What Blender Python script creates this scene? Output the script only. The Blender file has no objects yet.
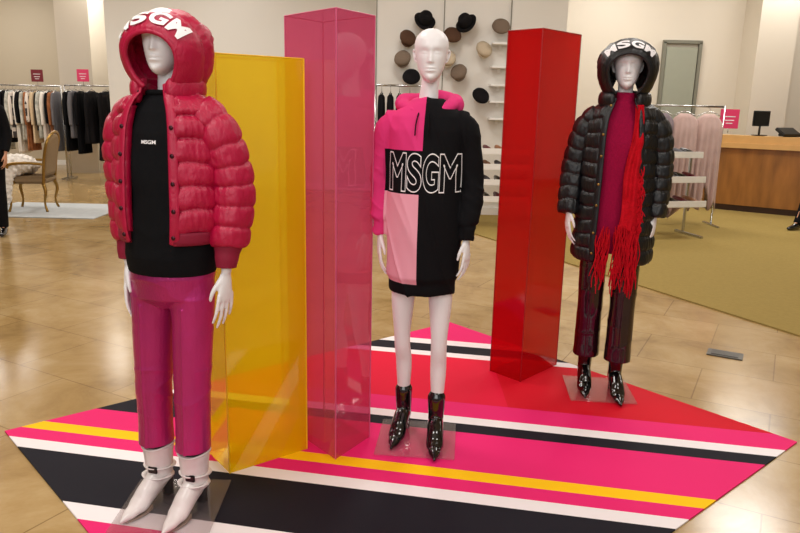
import bpy, bmesh, math, random
import numpy as np
from mathutils import Matrix, Vector, noise
from mathutils.bvhtree import BVHTree
random.seed(7)
V=Vector
scene=bpy.context.scene
scene.view_settings.view_transform='Standard'
COL=scene.collection

# ---------------------------------------------------------------- materials
def lin(c):
    return tuple(((v/255)/12.92 if v/255<=.04045 else ((v/255+.055)/1.055)**2.4) for v in c)
def nodes_of(name):
    m=bpy.data.materials.new(name); m.use_nodes=True
    nt=m.node_tree; b=nt.nodes['Principled BSDF']
    return m,nt,b
def M(name,col,rough=.5,metal=0,var=.12,nscale=9,bump=0,bscale=120,coat=0,sheen=0,emit=0,stretch=None,bdist=.004):
    m,nt,b=nodes_of(name); N=nt.nodes; L=nt.links
    tc=N.new('ShaderNodeTexCoord'); mp=N.new('ShaderNodeMapping'); L.new(tc.outputs['Object'],mp.inputs[0])
    if stretch: mp.inputs['Scale'].default_value=stretch
    nz=N.new('ShaderNodeTexNoise'); nz.inputs['Scale'].default_value=nscale; nz.inputs['Detail'].default_value=4
    L.new(mp.outputs[0],nz.inputs['Vector'])
    mx=N.new('ShaderNodeMix'); mx.data_type='RGBA'
    c=lin(col)
    mx.inputs['A'].default_value=(*[max(0,v*(1-var)) for v in c],1)
    mx.inputs['B'].default_value=(*[min(1,v*(1+var)) for v in c],1)
    L.new(nz.outputs['Fac'],mx.inputs['Factor']); L.new(mx.outputs['Result'],b.inputs['Base Color'])
    b.inputs['Roughness'].default_value=rough; b.inputs['Metallic'].default_value=metal
    b.inputs['Coat Weight'].default_value=coat; b.inputs['Coat Roughness'].default_value=.08
    b.inputs['Sheen Weight'].default_value=sheen
    if rough>=.8: b.inputs['Specular IOR Level'].default_value=.15
    if bump:
        n2=N.new('ShaderNodeTexNoise'); n2.inputs['Scale'].default_value=bscale; n2.inputs['Detail'].default_value=4; n2.inputs['Distortion'].default_value=.6
        L.new(mp.outputs[0],n2.inputs['Vector'])
        bp=N.new('ShaderNodeBump'); bp.inputs['Strength'].default_value=bump; bp.inputs['Distance'].default_value=bdist
        L.new(n2.outputs['Fac'],bp.inputs['Height']); L.new(bp.outputs[0],b.inputs['Normal'])
    if emit:
        b.inputs['Emission Color'].default_value=(*c,1); b.inputs['Emission Strength'].default_value=emit
    return m
def acrylic(name,col,opac=.6,tint=None,rough=.06,refl=.75,trl=.35):
    m=bpy.data.materials.new(name); m.use_nodes=True; nt=m.node_tree; N=nt.nodes; L=nt.links; N.clear()
    out=N.new('ShaderNodeOutputMaterial'); c=(*lin(col),1); t=(*lin(tint or col),1)
    tc=N.new('ShaderNodeTexCoord'); mp=N.new('ShaderNodeMapping'); mp.inputs['Scale'].default_value=(2,2,.5); L.new(tc.outputs['Object'],mp.inputs[0])
    nz=N.new('ShaderNodeTexNoise'); nz.inputs['Scale'].default_value=1.8
    L.new(mp.outputs[0],nz.inputs['Vector'])
    mx=N.new('ShaderNodeMix'); mx.data_type='RGBA'
    mx.inputs['A'].default_value=(c[0]*.9,c[1]*.86,c[2]*.9,1); mx.inputs['B'].default_value=c
    L.new(nz.outputs['Fac'],mx.inputs['Factor'])
    d=N.new('ShaderNodeBsdfDiffuse'); L.new(mx.outputs['Result'],d.inputs[0])
    tl=N.new('ShaderNodeBsdfTranslucent'); L.new(mx.outputs['Result'],tl.inputs[0])
    ds=N.new('ShaderNodeMixShader'); ds.inputs[0].default_value=trl; L.new(d.outputs[0],ds.inputs[1]); L.new(tl.outputs[0],ds.inputs[2])
    tr=N.new('ShaderNodeBsdfTransparent'); tr.inputs[0].default_value=t
    a=N.new('ShaderNodeMixShader'); a.inputs[0].default_value=opac; L.new(tr.outputs[0],a.inputs[1]); L.new(ds.outputs[0],a.inputs[2])
    g=N.new('ShaderNodeBsdfGlossy'); g.inputs['Roughness'].default_value=rough
    lw=N.new('ShaderNodeLayerWeight'); lw.inputs[0].default_value=.5
    pw=N.new('ShaderNodeMath'); pw.operation='POWER'; pw.inputs[1].default_value=4; L.new(lw.outputs['Facing'],pw.inputs[0])
    ma=N.new('ShaderNodeMath'); ma.operation='MULTIPLY_ADD'; ma.inputs[1].default_value=refl; ma.inputs[2].default_value=.05; L.new(pw.outputs[0],ma.inputs[0])
    f=N.new('ShaderNodeMixShader'); L.new(ma.outputs[0],f.inputs[0]); L.new(a.outputs[0],f.inputs[1]); L.new(g.outputs[0],f.inputs[2])
    L.new(f.outputs[0],out.inputs[0]); return m

mannequin_white=M('mannequin_satin_white',(238,235,236),.42,var=.02)
red_nylon=M('crimson_nylon',(176,2,58),.44,var=.12,nscale=14,bump=.6,bscale=42,stretch=(1.5,1.5,.7),bdist=.006)
red_rib=M('crimson_rib',(138,4,48),.7,var=.2,nscale=60,stretch=(1,1,.2))
black_nylon=M('black_nylon',(11,12,16),.40,var=.3,nscale=14,bump=.6,bscale=42,stretch=(1.5,1.5,.7),bdist=.006)
black_knit=M('black_jersey',(13,13,16),.85,var=.3,nscale=40,bump=.2,bscale=300)
black_rib=M('black_rib',(12,12,14),.9,var=.4,nscale=90,stretch=(1,1,.15))
white_print=M('white_print',(245,242,244),.5,var=.02)
plum_trouser=M('magenta_metallic_cloth',(190,48,122),.28,metal=.5,var=.45,nscale=4,bump=.5,bscale=140,stretch=(1,1,.35))
vinyl=M('oxblood_black_vinyl',(34,10,16),.15,var=.4,nscale=4,coat=.4)
patent=M('black_patent',(9,8,10),.14,var=.3,coat=.6)
white_leather=M('white_leather',(230,222,220),.35,var=.05,coat=.2,bump=.2,bscale=80)
steel=M('brushed_steel',(190,190,190),.25,metal=1,var=.1)
brass=M('gilded',(150,116,56),.35,metal=.8,var=.2)
crimson_knit=M('crimson_knit',(150,8,58),.85,var=.25,nscale=80,bump=.5,bscale=220)
scarf_red=M('scarlet_wool',(192,12,30),.9,var=.3,nscale=60,bump=.8,bscale=120)
glass_plate=acrylic('clear_acrylic',(225,215,215),.08,(248,246,246),refl=.4)
yellow_ac=acrylic('yellow_acrylic',(255,232,10),.54,(255,242,130),trl=.5)
pink_ac=acrylic('pink_acrylic',(226,112,152),.38,(250,170,202),trl=.45)
red_ac=acrylic('red_acrylic',(210,15,27),.52,(250,90,90),trl=.4)
wall_paint=M('warm_white_wall',(216,206,190),.6,var=.03,nscale=1.5)
white_panel=M('white_gloss_panel',(228,224,216),.25,var=.02,nscale=1)
beige_wall=M('beige_wall',(194,182,160),.6,var=.04,nscale=1)
ceil_m=M('ceiling_white',(235,230,222),.8,var=.02)
door_m=M('sage_grey_door',(150,152,136),.5,var=.04)
frame_m=M('door_frame',(120,118,104),.5,var=.04)
wood=M('brown_wood',(150,98,46),.3,var=.55,nscale=3,stretch=(3,3,.6),coat=.3)
wood_dark=M('dark_wood',(62,36,20),.45,var=.3,nscale=6,stretch=(1,1,7))
wood_pale=M('pale_wood_top',(206,160,98),.35,var=.12,nscale=6)  # paler wood of the counter's top bands
white_lacq=M('white_lacquer',(240,238,234),.3,var=.02)
dark_plastic=M('dark_plastic',(18,18,20),.3,var=.2)
screen_m=M('screen_glass',(12,14,18),.1,var=.1)
sign_pink=M('sign_pink',(226,60,110),.5,var=.04)
skin_m=M('skin',(205,150,120),.5,var=.06); hair_m=M('dark_hair',(35,24,18),.6,var=.3,nscale=50)
cream_fur=M('cream_fur',(236,230,222),.95,var=.12,nscale=40,bump=1,bscale=90)
chair_fabric=M('taupe_upholstery',(140,118,90),.8,var=.12,nscale=30)
grey_rug=M('pale_grey_rug',(186,190,192),.95,var=.14,nscale=12,bump=.5,bscale=60)
sole_m=M('boot_sole',(150,130,115),.6)

def stepnode(nt,sock,val):
    n=nt.nodes.new('ShaderNodeMath'); n.operation='GREATER_THAN'; n.inputs[1].default_value=val
    nt.links.new(sock,n.inputs[0]); return n.outputs[0]
def mixc(nt,f,a,b):
    n=nt.nodes.new('ShaderNodeMix'); n.data_type='RGBA'; nt.links.new(f,n.inputs['Factor'])
    for k,v in (('A',a),('B',b)):
        if isinstance(v,tuple): n.inputs[k].default_value=(*v,1)
        else: nt.links.new(v,n.inputs[k])
    return n.outputs['Result']
def sep(nt,out='Object'):
    tc=nt.nodes.new('ShaderNodeTexCoord'); s=nt.nodes.new('ShaderNodeSeparateXYZ'); nt.links.new(tc.outputs[out],s.inputs[0]); return tc,s

def marble():
    m,nt,b=nodes_of('tan_marble_tiles'); N=nt.nodes; L=nt.links
    tc=N.new('ShaderNodeTexCoord')
    n1=N.new('ShaderNodeTexNoise'); n1.inputs['Scale'].default_value=2.2; n1.inputs['Detail'].default_value=10; n1.inputs['Roughness'].default_value=.68; n1.inputs['Distortion'].default_value=.5
    L.new(tc.outputs['Object'],n1.inputs['Vector'])
    cr=N.new('ShaderNodeValToRGB'); e=cr.color_ramp.elements
    e[0].position=.32; e[0].color=(*lin((148,118,72)),1); e[1].position=.72; e[1].color=(*lin((194,168,122)),1)
    k=e.new(.5); k.color=(*lin((174,143,93)),1)
    L.new(n1.outputs['Fac'],cr.inputs[0])
    br=N.new('ShaderNodeTexBrick'); br.offset=.5; br.inputs['Scale'].default_value=1.0
    br.inputs['Brick Width'].default_value=.8; br.inputs['Row Height'].default_value=.55; br.inputs['Mortar Size'].default_value=.004
    br.inputs['Color1'].default_value=(1,1,1,1); br.inputs['Color2'].default_value=(.84,.83,.80,1); br.inputs['Mortar'].default_value=(.5,.45,.4,1)
    mp=N.new('ShaderNodeMapping'); mp.inputs['Rotation'].default_value=(0,0,.5); L.new(tc.outputs['Object'],mp.inputs[0]); L.new(mp.outputs[0],br.inputs['Vector'])
    mu=N.new('ShaderNodeMix'); mu.data_type='RGBA'; mu.blend_type='MULTIPLY'; mu.inputs['Factor'].default_value=.8
    L.new(cr.outputs[0],mu.inputs['A']); L.new(br.outputs['Color'],mu.inputs['B']); L.new(mu.outputs['Result'],b.inputs['Base Color'])
    b.inputs['Roughness'].default_value=.18; b.inputs['Specular IOR Level'].default_value=.42
    return m
def rug_mat():
    m,nt,b=nodes_of('striped_display_rug'); N=nt.nodes; L=nt.links
    tc,s=sep(nt)
    mu=N.new('ShaderNodeMath'); mu.operation='MULTIPLY_ADD'; mu.inputs[1].default_value=.19
    L.new(s.outputs['X'],mu.inputs[0]); L.new(s.outputs['Y'],mu.inputs[2])
    mr=N.new('ShaderNodeMapRange'); mr.inputs['From Min'].default_value=1.0; mr.inputs['From Max'].default_value=5.2
    L.new(mu.outputs[0],mr.inputs[0])
    pink=lin((230,36,112)); red=lin((208,10,36)); blk=lin((24,22,32)); wht=lin((240,234,236)); yel=lin((252,198,10)); cr_=lin((222,18,58))
    def ramp(stops):
        cr=N.new('ShaderNodeValToRGB'); cr.color_ramp.interpolation='CONSTANT'; e=cr.color_ramp.elements
        while len(e)>1: e.remove(e[-1])
        e[0].position=0; e[0].color=(*stops[0][1],1)
        for p,c in stops[1:]:
            k=e.new((p-1)/4.2); k.color=(*c,1)
        L.new(mr.outputs[0],cr.inputs[0]); return cr.outputs[0]
    base=[(1,pink),(1.5,blk),(1.75,wht),(1.85,pink),(2.16,wht),(2.25,blk),(2.61,wht),(2.69,pink),(2.79,yel),(2.885,pink)]
    tail=[(4.33,wht),(4.40,blk),(4.56,wht),(4.65,pink)]
    A=ramp(base+[(3.25,blk),(3.35,wht),(3.43,pink),(3.62,cr_)]+tail)
    B=ramp(base+[(3.25,blk),(3.35,wht),(3.43,pink),(3.62,red)]+tail)
    C=ramp(base+[(3.08,blk),(3.35,wht),(3.43,pink)]+tail)
    f1=stepnode(nt,s.outputs['X'],.6); f2=stepnode(nt,s.outputs['X'],-.9)
    ab=mixc(nt,f1,A,B); c=mixc(nt,f2,C,ab)
    L.new(c,b.inputs['Base Color']); b.inputs['Roughness'].default_value=.7; b.inputs['Specular IOR Level'].default_value=.15
    nz=N.new('ShaderNodeTexNoise'); nz.inputs['Scale'].default_value=400; L.new(tc.outputs['Object'],nz.inputs['Vector'])
    bp=N.new('ShaderNodeBump'); bp.inputs['Strength'].default_value=.15; bp.inputs['Distance'].default_value=.002
    L.new(nz.outputs['Fac'],bp.inputs['Height']); L.new(bp.outputs[0],b.inputs['Normal'])
    return m
def dress_mat():
    m,nt,b=nodes_of('colour_block_jersey'); N=nt.nodes; L=nt.links
    tc,s=sep(nt); hot=lin((222,58,124)); pale=lin((236,164,182)); blk=lin((14,13,16))
    right_up=stepnode(nt,s.outputs['X'],.01); right_lo=stepnode(nt,s.outputs['X'],.0)
    zmid=stepnode(nt,s.outputs['Z'],1.200); zhem=stepnode(nt,s.outputs['Z'],.80); zchest=stepnode(nt,s.outputs['Z'],1.385)
    slv=stepnode(nt,s.outputs['X'],.178); slvl=stepnode(nt,s.outputs['X'],-.172)
    up=mixc(nt,right_up,hot,blk); lo=mixc(nt,right_lo,pale,blk)
    lo=mixc(nt,zhem,blk,lo)
    top=mixc(nt,zchest,blk,up)
    c=mixc(nt,zmid,lo,top)
    c=mixc(nt,slv,c,blk)
    c=mixc(nt,slvl,hot,c)
    L.new(c,b.inputs['Base Color']); b.inputs['Roughness'].default_value=.85; b.inputs['Specular IOR Level'].default_value=.15
    return m
def plaid(name,a,bb,c2):
    m,nt,b=nodes_of(name); N=nt.nodes; L=nt.links
    tc,s=sep(nt)
    def wv(o,sc):
        n=N.new('ShaderNodeMath'); n.operation='MULTIPLY'; n.inputs[1].default_value=sc; L.new(o,n.inputs[0])
        q=N.new('ShaderNodeMath'); q.operation='SINE'; L.new(n.outputs[0],q.inputs[0]); return stepnode(nt,q.outputs[0],.5)
    c=mixc(nt,wv(s.outputs['Z'],28),lin(a),lin(bb)); c=mixc(nt,wv(s.outputs['Y'],40),c,lin(c2))
    L.new(c,b.inputs['Base Color']); b.inputs['Roughness'].default_value=.9; return m

# ---------------------------------------------------------------- geometry helpers
def mk(name,verts,faces,mat,parent=None,smooth=True,mods=()):
    me=bpy.data.meshes.new(name); me.from_pydata([tuple(v) for v in verts],[],faces); me.update()
    o=bpy.data.objects.new(name,me); COL.objects.link(o)
    if mat: me.materials.append(mat)
    if smooth:
        for p in me.polygons: p.use_smooth=True
    if parent: o.parent=parent
    bm=bmesh.new(); bm.from_mesh(me); bmesh.ops.recalc_face_normals(bm,faces=bm.faces); bm.to_mesh(me); bm.free()
    return o
def tag(o,label,cat,group=None,kind=None):
    o['label']=label; o['category']=cat
    if group: o['group']=group
    if kind: o['kind']=kind
    return o
def empty(name,loc=(0,0,0),rz=0):
    o=bpy.data.objects.new(name,None); o.empty_display_size=.2; COL.objects.link(o); o.location=loc; o.rotation_euler=(0,0,rz); return o
class G:
    def __init__(s): s.v=[]; s.f=[]
    def add(s,v,f):
        n=len(s.v); s.v+= [V(p) for p in v]; s.f+=[tuple(i+n for i in q) for q in f]; return s
    def box(s,c,d,bev=0,rot=None):
        bm=bmesh.new(); bmesh.ops.create_cube(bm,size=1)
        for v in bm.verts: v.co=V((v.co.x*d[0],v.co.y*d[1],v.co.z*d[2]))
        if bev: bmesh.ops.bevel(bm,geom=bm.edges[:],offset=bev,segments=2,affect='EDGES')
        if rot: bmesh.ops.rotate(bm,verts=bm.verts,cent=(0,0,0),matrix=rot)
        bm.verts.index_update()
        s.add([v.co+V(c) for v in bm.verts],[[v.index for v in f.verts] for f in bm.faces]); bm.free(); return s
    def loft(s,rings,cap=True,closed=True):
        n=len(rings[0]); v=[p for r in rings for p in r]; f=[]
        for i in range(len(rings)-1):
            for j in range(n if closed else n-1):
                a=i*n+j; b=i*n+(j+1)%n; f.append((a,b,b+n,a+n))
        if cap and closed:
            f.append(tuple(range(n-1,-1,-1))); f.append(tuple((len(rings)-1)*n+k for k in range(n)))
        s.add(v,f); return s
    def cyl(s,a,b,r,r2=None,n=16):
        return s.tube([a,b],[r,r2 if r2 is not None else r],n,dome=False,res=1)
    def tube(s,pts,rad,n=16,side=None,dome=True,res=6):
        pts=[V(p) for p in pts]; rad=[(r,r) if not isinstance(r,tuple) else r for r in rad]
        P=[];Rr=[]
        m=len(pts)
        if res>1 and m>2:
            for i in range(m-1):
                p0=pts[max(i-1,0)];p1=pts[i];p2=pts[i+1];p3=pts[min(i+2,m-1)]
                for k in range(res):
                    t=k/res
                    q=.5*((2*p1)+(p2-p0)*t+(2*p0-5*p1+4*p2-p3)*t*t+(3*p1-p0-3*p2+p3)*t**3)
                    P.append(q); tt=t*t*(3-2*t)
                    Rr.append((rad[i][0]*(1-tt)+rad[i+1][0]*tt,rad[i][1]*(1-tt)+rad[i+1][1]*tt))
            P.append(pts[-1]); Rr.append(rad[-1])
        else: P=pts; Rr=rad
        T=[(P[min(i+1,len(P)-1)]-P[max(i-1,0)]).normalized() for i in range(len(P))]
        ref=V(side) if side else (V((1,0,0)) if abs(T[0].x)<.9 else V((0,1,0)))
        rings=[]
        def ring(c,t,ra,rb,ref):
            a=(ref-t*ref.dot(t)).normalized(); b=t.cross(a)
            return [c+a*ra*math.cos(2*math.pi*j/n)+b*rb*math.sin(2*math.pi*j/n) for j in range(n)],a
        if dome:
            for k in (.15,.5,.85):
                an=k*math.pi/2
                r,_=ring(P[0]-T[0]*min(Rr[0])*math.cos(an),T[0],Rr[0][0]*math.sin(an),Rr[0][1]*math.sin(an),ref); rings.append(r)
        for c,t,(ra,rb) in zip(P,T,Rr):
            r,a=ring(c,t,ra,rb,ref); rings.append(r)
            if not side: ref=a
        if dome:
            for k in (.85,.5,.15):
                an=k*math.pi/2
                r,_=ring(P[-1]+T[-1]*min(Rr[-1])*math.cos(an),T[-1],Rr[-1][0]*math.sin(an),Rr[-1][1]*math.sin(an),ref); rings.append(r)
        return s.loft(rings)
    def ell(s,c,r,n=24,m=14,fn=None):
        rings=[]
        for i in range(m+1):
            th=max(.02,min(math.pi-.02,math.pi*i/m))
            rings.append([V(c)+V((r[0]*math.sin(th)*math.sin(2*math.pi*j/n),-r[1]*math.sin(th)*math.cos(2*math.pi*j/n),r[2]*math.cos(th))) for j in range(n)])
        return s.loft(rings)
    def rings(s,tab,n=40,res=4):
        """tab: (z,cx,cy,rx,ry) horizontal elliptical rings"""
        t=np.array(tab,float); zz=[]
        for i in range(len(t)-1):
            for k in range(res): zz.append(i+k/res)
        zz.append(len(t)-1)
        idx=np.arange(len(t)); R=[]
        for q in zz:
            z,cx,cy,rx,ry=[float(np.interp(q,idx,t[:,k])) for k in range(5)]
            R.append([V((cx+rx*math.sin(2*math.pi*j/n),cy-ry*math.cos(2*math.pi*j/n),z)) for j in range(n)])
        return s.loft(R)
    def obj(s,name,mat,parent=None,smooth=True): return mk(name,s.v,s.f,mat,parent,smooth)
def fuse(g,name,mat,parent=None,vox=.005,smooth=4,disp=None,fac=.5,extra=None):
    tmp=mk('tmp',g.v,g.f,None)
    r=tmp.modifiers.new('r','REMESH'); r.mode='VOXEL'; r.voxel_size=vox; r.use_smooth_shade=True
    if smooth:
        sm=tmp.modifiers.new('s','SMOOTH'); sm.factor=fac; sm.iterations=smooth
    dg=bpy.context.evaluated_depsgraph_get()
    me=bpy.data.meshes.new_from_object(tmp.evaluated_get(dg)); bpy.data.objects.remove(tmp)
    me.name=name
    if disp:
        nr=[v.normal.copy() for v in me.vertices]
        for v,nn in zip(me.vertices,nr): v.co=v.co+nn*disp(v.co)
    if extra:
        vs=[v.co.copy() for v in me.vertices]; fs=[tuple(p.vertices) for p in me.polygons]; n=len(vs)
        return mk(name,vs+extra.v,fs+[tuple(i+n for i in q) for q in extra.f],mat,parent)
    for p in me.polygons: p.use_smooth=True
    me.materials.clear()
    me.materials.append(mat)
    o=bpy.data.objects.new(name,me); COL.objects.link(o)
    if parent: o.parent=parent
    return o
def boxo(name,c,d,mat,parent=None,bev=.004,rz=0):
    g=G().box((0,0,0),d,bev); o=g.obj(name,mat,parent,smooth=False); o.location=c; o.rotation_euler=(0,0,rz); return o

# ---------------------------------------------------------------- figure parts
HZ=[-.112,-.108,-.100,-.088,-.072,-.05,-.02,.01,.04,.07,.09,.105,.113,.116]
HW=[.000,.014,.025,.036,.047,.0565,.064,.070,.0745,.071,.059,.042,.024,.0]
HF=[.050,.066,.078,.083,.083,.084,.085,.086,.090,.082,.065,.044,.024,.0]
HB=[-.045,-.035,-.020,.0,.025,.055,.082,.096,.100,.091,.071,.048,.026,.0]
def head_geo(c,sc=1.0,yaw=0,pitch=0,nv=96,nu=110,ears=True):
    R=Matrix.Rotation(yaw,3,'Z')@Matrix.Rotation(pitch,3,'X'); ex=math.exp
    ths=[max(.06,min(math.pi-.06,math.pi*i/nv)) for i in range(nv+1)]
    zs=np.array([.002+.114*math.cos(t) for t in ths])
    def sm(a):
        y=np.interp(zs,HZ,a); 
        for _ in range(10): y[1:-1]=.25*y[:-2]+.5*y[1:-1]+.25*y[2:]
        return y
    W,Fr,Bk=sm(HW),sm(HF),sm(HB); rings=[]
    for i,z in enumerate(zs):
        z=float(z); mid=(Bk[i]-Fr[i])/2*.55
        ring=[]
        for j in range(nu):
            ph=2*math.pi*j/nu; s_,c_=math.sin(ph),math.cos(ph)
            x=W[i]*math.copysign(abs(s_)**.95,s_)
            y=mid-c_*((Fr[i]+mid) if c_>0 else (Bk[i]-mid))
            if c_>.1:
                f=min(1,(c_-.1)/.35); off=0; ax=abs(x)
                if z>.022: nzr=ex(-((z-.022)/.014)**2)*.14
                elif z>-.026: nzr=.14+.86*((.022-z)/.048)**1.5
                else: nzr=ex(-((z+.026)/.006)**2)
                off+=.018*nzr*ex(-(x/(.0075+.004*nzr))**2)
                off+=.002*ex(-((z-.034)/.014)**2)*ex(-(x/.045)**4)
                off-=.0105*ex(-((ax-.029)/.017)**2-((z-.013)/.012)**2)
                off+=.0083*ex(-((ax-.029)/.012)**2-((z-.010)/.0075)**2)
                off-=.0035*ex(-((ax-.029)/.014)**2-((z-.0065)/.0018)**2)
                off+=.0085*ex(-(x/.017)**2)*(ex(-((z+.050)/.0048)**2)+ex(-((z+.062)/.0055)**2))
                off-=.005*ex(-(x/.020)**2)*ex(-((z+.056)/.0018)**2)
                off-=.003*ex(-(x/.02)**2)*ex(-((z+.074)/.006)**2)
                off+=.004*ex(-(x/.016)**2-((z+.091)/.012)**2)
                off+=.002*ex(-((ax-.044)/.018)**2-((z+.014)/.020)**2)
                y-=off*f
            ring.append(V(c)+R@(V((x,y,z))*sc))
        rings.append(ring)
    g=G().loft(rings)
    if ears:
        for s in (-1,1):
            p=[V((s*.068,.008,.020)),V((s*.076,.018,.027)),V((s*.078,.025,.012)),V((s*.072,.017,-.010)),V((s*.065,.008,-.022))]
            g.tube([V(c)+R@(q*sc) for q in p],[.0045,.005,.005,.005,.004],8,res=3)
            g.ell(V(c)+R@(V((s*.069,.013,.0))*sc),(.005,.010,.018),10,8)
    return g
def add_hand(g,w,d,s,n,sc=1.0,curl=1.0):
    w=V(w); d=V(d).normalized(); s=V(s); s=(s-d*s.dot(d)).normalized(); n0=d.cross(s); n=n0 if n0.dot(V(n))>0 else -n0
    P=lambda a,b,c:w+(d*a+s*b+n*c)*sc
    g.tube([P(-.03,0,0),P(0,0,0),P(.03,.002,0),P(.06,.002,.002),P(.088,.002,.004)],[(.016*sc,.014*sc),(.017*sc,.012*sc),(.024*sc,.011*sc),(.029*sc,.010*sc),(.028*sc,.008*sc)],16,side=s)
    for off,base,ln,sp in ((.0255,.084,.084,.07),(.0086,.090,.098,.025),(-.0083,.087,.090,-.03),(-.0250,.078,.069,-.10)):
        p=P(base-.012,off,.003); pts=[p]; a=math.radians(6*curl)
        for k,fr in enumerate((.44,.31,.25)):
            a+=math.radians((10,18,16)[k]*curl)
            dd=(d*math.cos(a)+n*math.sin(a)+s*sp).normalized(); pts.append(pts[-1]+dd*(ln*fr+(.012 if k==0 else 0))*sc)
        g.tube(pts,[.0074*sc,.0066*sc,.0057*sc,.0044*sc],10,res=3)
    p=P(.022,.020,.004); q=p+(s*.5+d*.85+n*.3).normalized()*.042*sc; r=q+(s*.1+d*.97+n*.3).normalized()*.032*sc
    g.tube([P(.005,.010,.002),p,q,r],[.011*sc,.0105*sc,.0080*sc,.0058*sc],10,res=3)
def body_geo(arms,feet,headc,yaw=0,hs=1.0,ears=True,hands=True,curl=1.0,handdir=None,hand=1.0,pitch=0,leg=1.0):
    g=G()
    g.rings([(.84,0,.0,.07,.06),(.88,0,.0,.125,.085),(.96,0,0,.14,.098),(1.02,0,0,.135,.092),(1.12,0,0,.112,.08),(1.20,0,0,.12,.085),(1.34,0,-.005,.14,.10),(1.44,0,0,.145,.088),(1.50,0,0,.12,.068),(1.54,0,.005,.07,.052),(1.58,0,.01,.048,.046)],40,4)
    g.tube([(0,.015,1.52),(0,.014,1.60),(headc[0]*.5,.010,1.66),(headc[0],headc[1]+.024,headc[2]-.03)],[.052,.042,.038,.042],20)
    h=head_geo(headc,hs,yaw,pitch,ears=ears)
    for k,(sh,el,wr) in enumerate(arms):
        sh,el,wr=V(sh),V(el),V(wr)
        sh=sh+V((-.018 if sh.x>0 else .018,0,-.035))
        g.tube([sh,sh.lerp(el,.45),el,el.lerp(wr,.35),wr],[.042,.039,.033,.033,.018],16)
        if hands:
            sg=1 if sh.x>0 else -1
            d=(wr-el).normalized() if not handdir else V(handdir[k])
            add_hand(g,wr+d*.01,d,V((-sg*.35,-1,0)),V((-sg,.2,0)),hand,curl)
    for x,y,_ in feet:
        sg=1 if x>0 else -1
        g.tube([(sg*.075,0,.93),(sg*.086+(x-sg*.086)*.3,.0,.74),(x*.7+sg*.028,y*.4-.008,.50),(x*.9+sg*.008,y*.7+.018,.37),(x,y+.02,.17),(x,y+.02,.12)],[.066*leg,.058*leg,.039*leg,.040*leg,.027,.025],20)
        g.tube([(x,y+.02,.12),(x,y-.02,.085)],[.023,.020],12)
    return g,h
def boot(parent,x,y,rot,top,rt,mat,heel_mat=None,loose=False,ra=.036):
    g=G(); Rm=Matrix.Rotation(rot,3,'Z'); off=V((x,y,0))
    def T(p): return off+Rm@V(p)
    sd=Rm@V((1,0,0))
    g.tube([T((0,.048,.098)),T((0,.0,.090)),T((0,-.05,.066)),T((0,-.095,.038)),T((0,-.14,.025)),T((0,-.196,.013))],[(.034,.038),(.039,.050),(.040,.043),(.041,.031),(.029,.020),(.006,.009)],20,side=sd)
    g.tube([T((0,.030,.09)),T((0,.024,.13)),T((0,.02,.18)),T((0,.018,top))],[ra,ra,(.5*(ra+rt)),rt],20,dome=not loose)
    for v in g.v: v.z=max(v.z,.004)
    b=fuse(g,'boot',mat,parent,.004,3,disp=(lambda p:(.0020 if loose and p.z>.07 else .0012)*noise.noise(V((p.x*14,p.y*14,p.z*(30 if loose else 14))))))
    h=G(); rr=[]
    for z,cy,a,c in ((.085,.056,.028,.030),(.06,.062,.024,.024),(.03,.067,.021,.021),(.0,.068,.021,.022)):
        rr.append([T((a*math.cos(t*math.pi/8),cy+c*math.sin(t*math.pi/8),z)) for t in range(16)])
    h.loft(rr).obj('heel',heel_mat or mat,b)
    if loose:
        li=G().ell(T((0,.018,top+.001)),(rt-.006,rt-.006,.004),20,8); li.obj('opening_shade',dark_plastic,b)  # black disc stands in for the shade inside the open boot top
        r=G(); r.tube([T((rt*math.cos(t*math.pi/12),.018+rt*math.sin(t*math.pi/12),top+.001+.006*math.cos(t*math.pi/6))) for t in range(25)],[.0050]*25,8,res=1); r.obj('rim',mat,b)
        for zz,nm in ((.150,'strap'),(.112,'strap')):
            rs=ra+.005
            st=G(); st.tube([T((rs*math.cos(t*math.pi/8),.024+rs*math.sin(t*math.pi/8)-(.012 if zz<.13 else 0),zz)) for t in range(17)],[(.004,.011)]*17,8,res=1,side=(0,.02,.02)); st.obj(nm,mat,b)
        bk=G().box(T((.012,-.030,.15)),(.040,.009,.028),.003); bk.obj('buckle',dark_plastic,b,False)
        so=G(); R=[]
        for q,wd in ((-.178,.012),(-.14,.028),(-.10,.038),(-.06,.034)): 
            R.append([T((-wd,q,.002)),T((wd,q,.002)),T((wd,q,.009+(.012 if q>-.08 else 0))),T((-wd,q,.009+(.012 if q>-.08 else 0)))])
        so.loft(R).obj('sole',sole_m,b,False)
    return b
def puff_prof(u): return 1-abs(2*u-1)**3.6
def crinkle(a,b,near):
    return .005*noise.noise(V((a*3,b*6,1.3)))+.0046*(.25+near)*noise.noise(V((a*16,b*6,4.1)))+.0026*noise.noise(V((a*16+b*12,b*20,7.7)))
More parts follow.
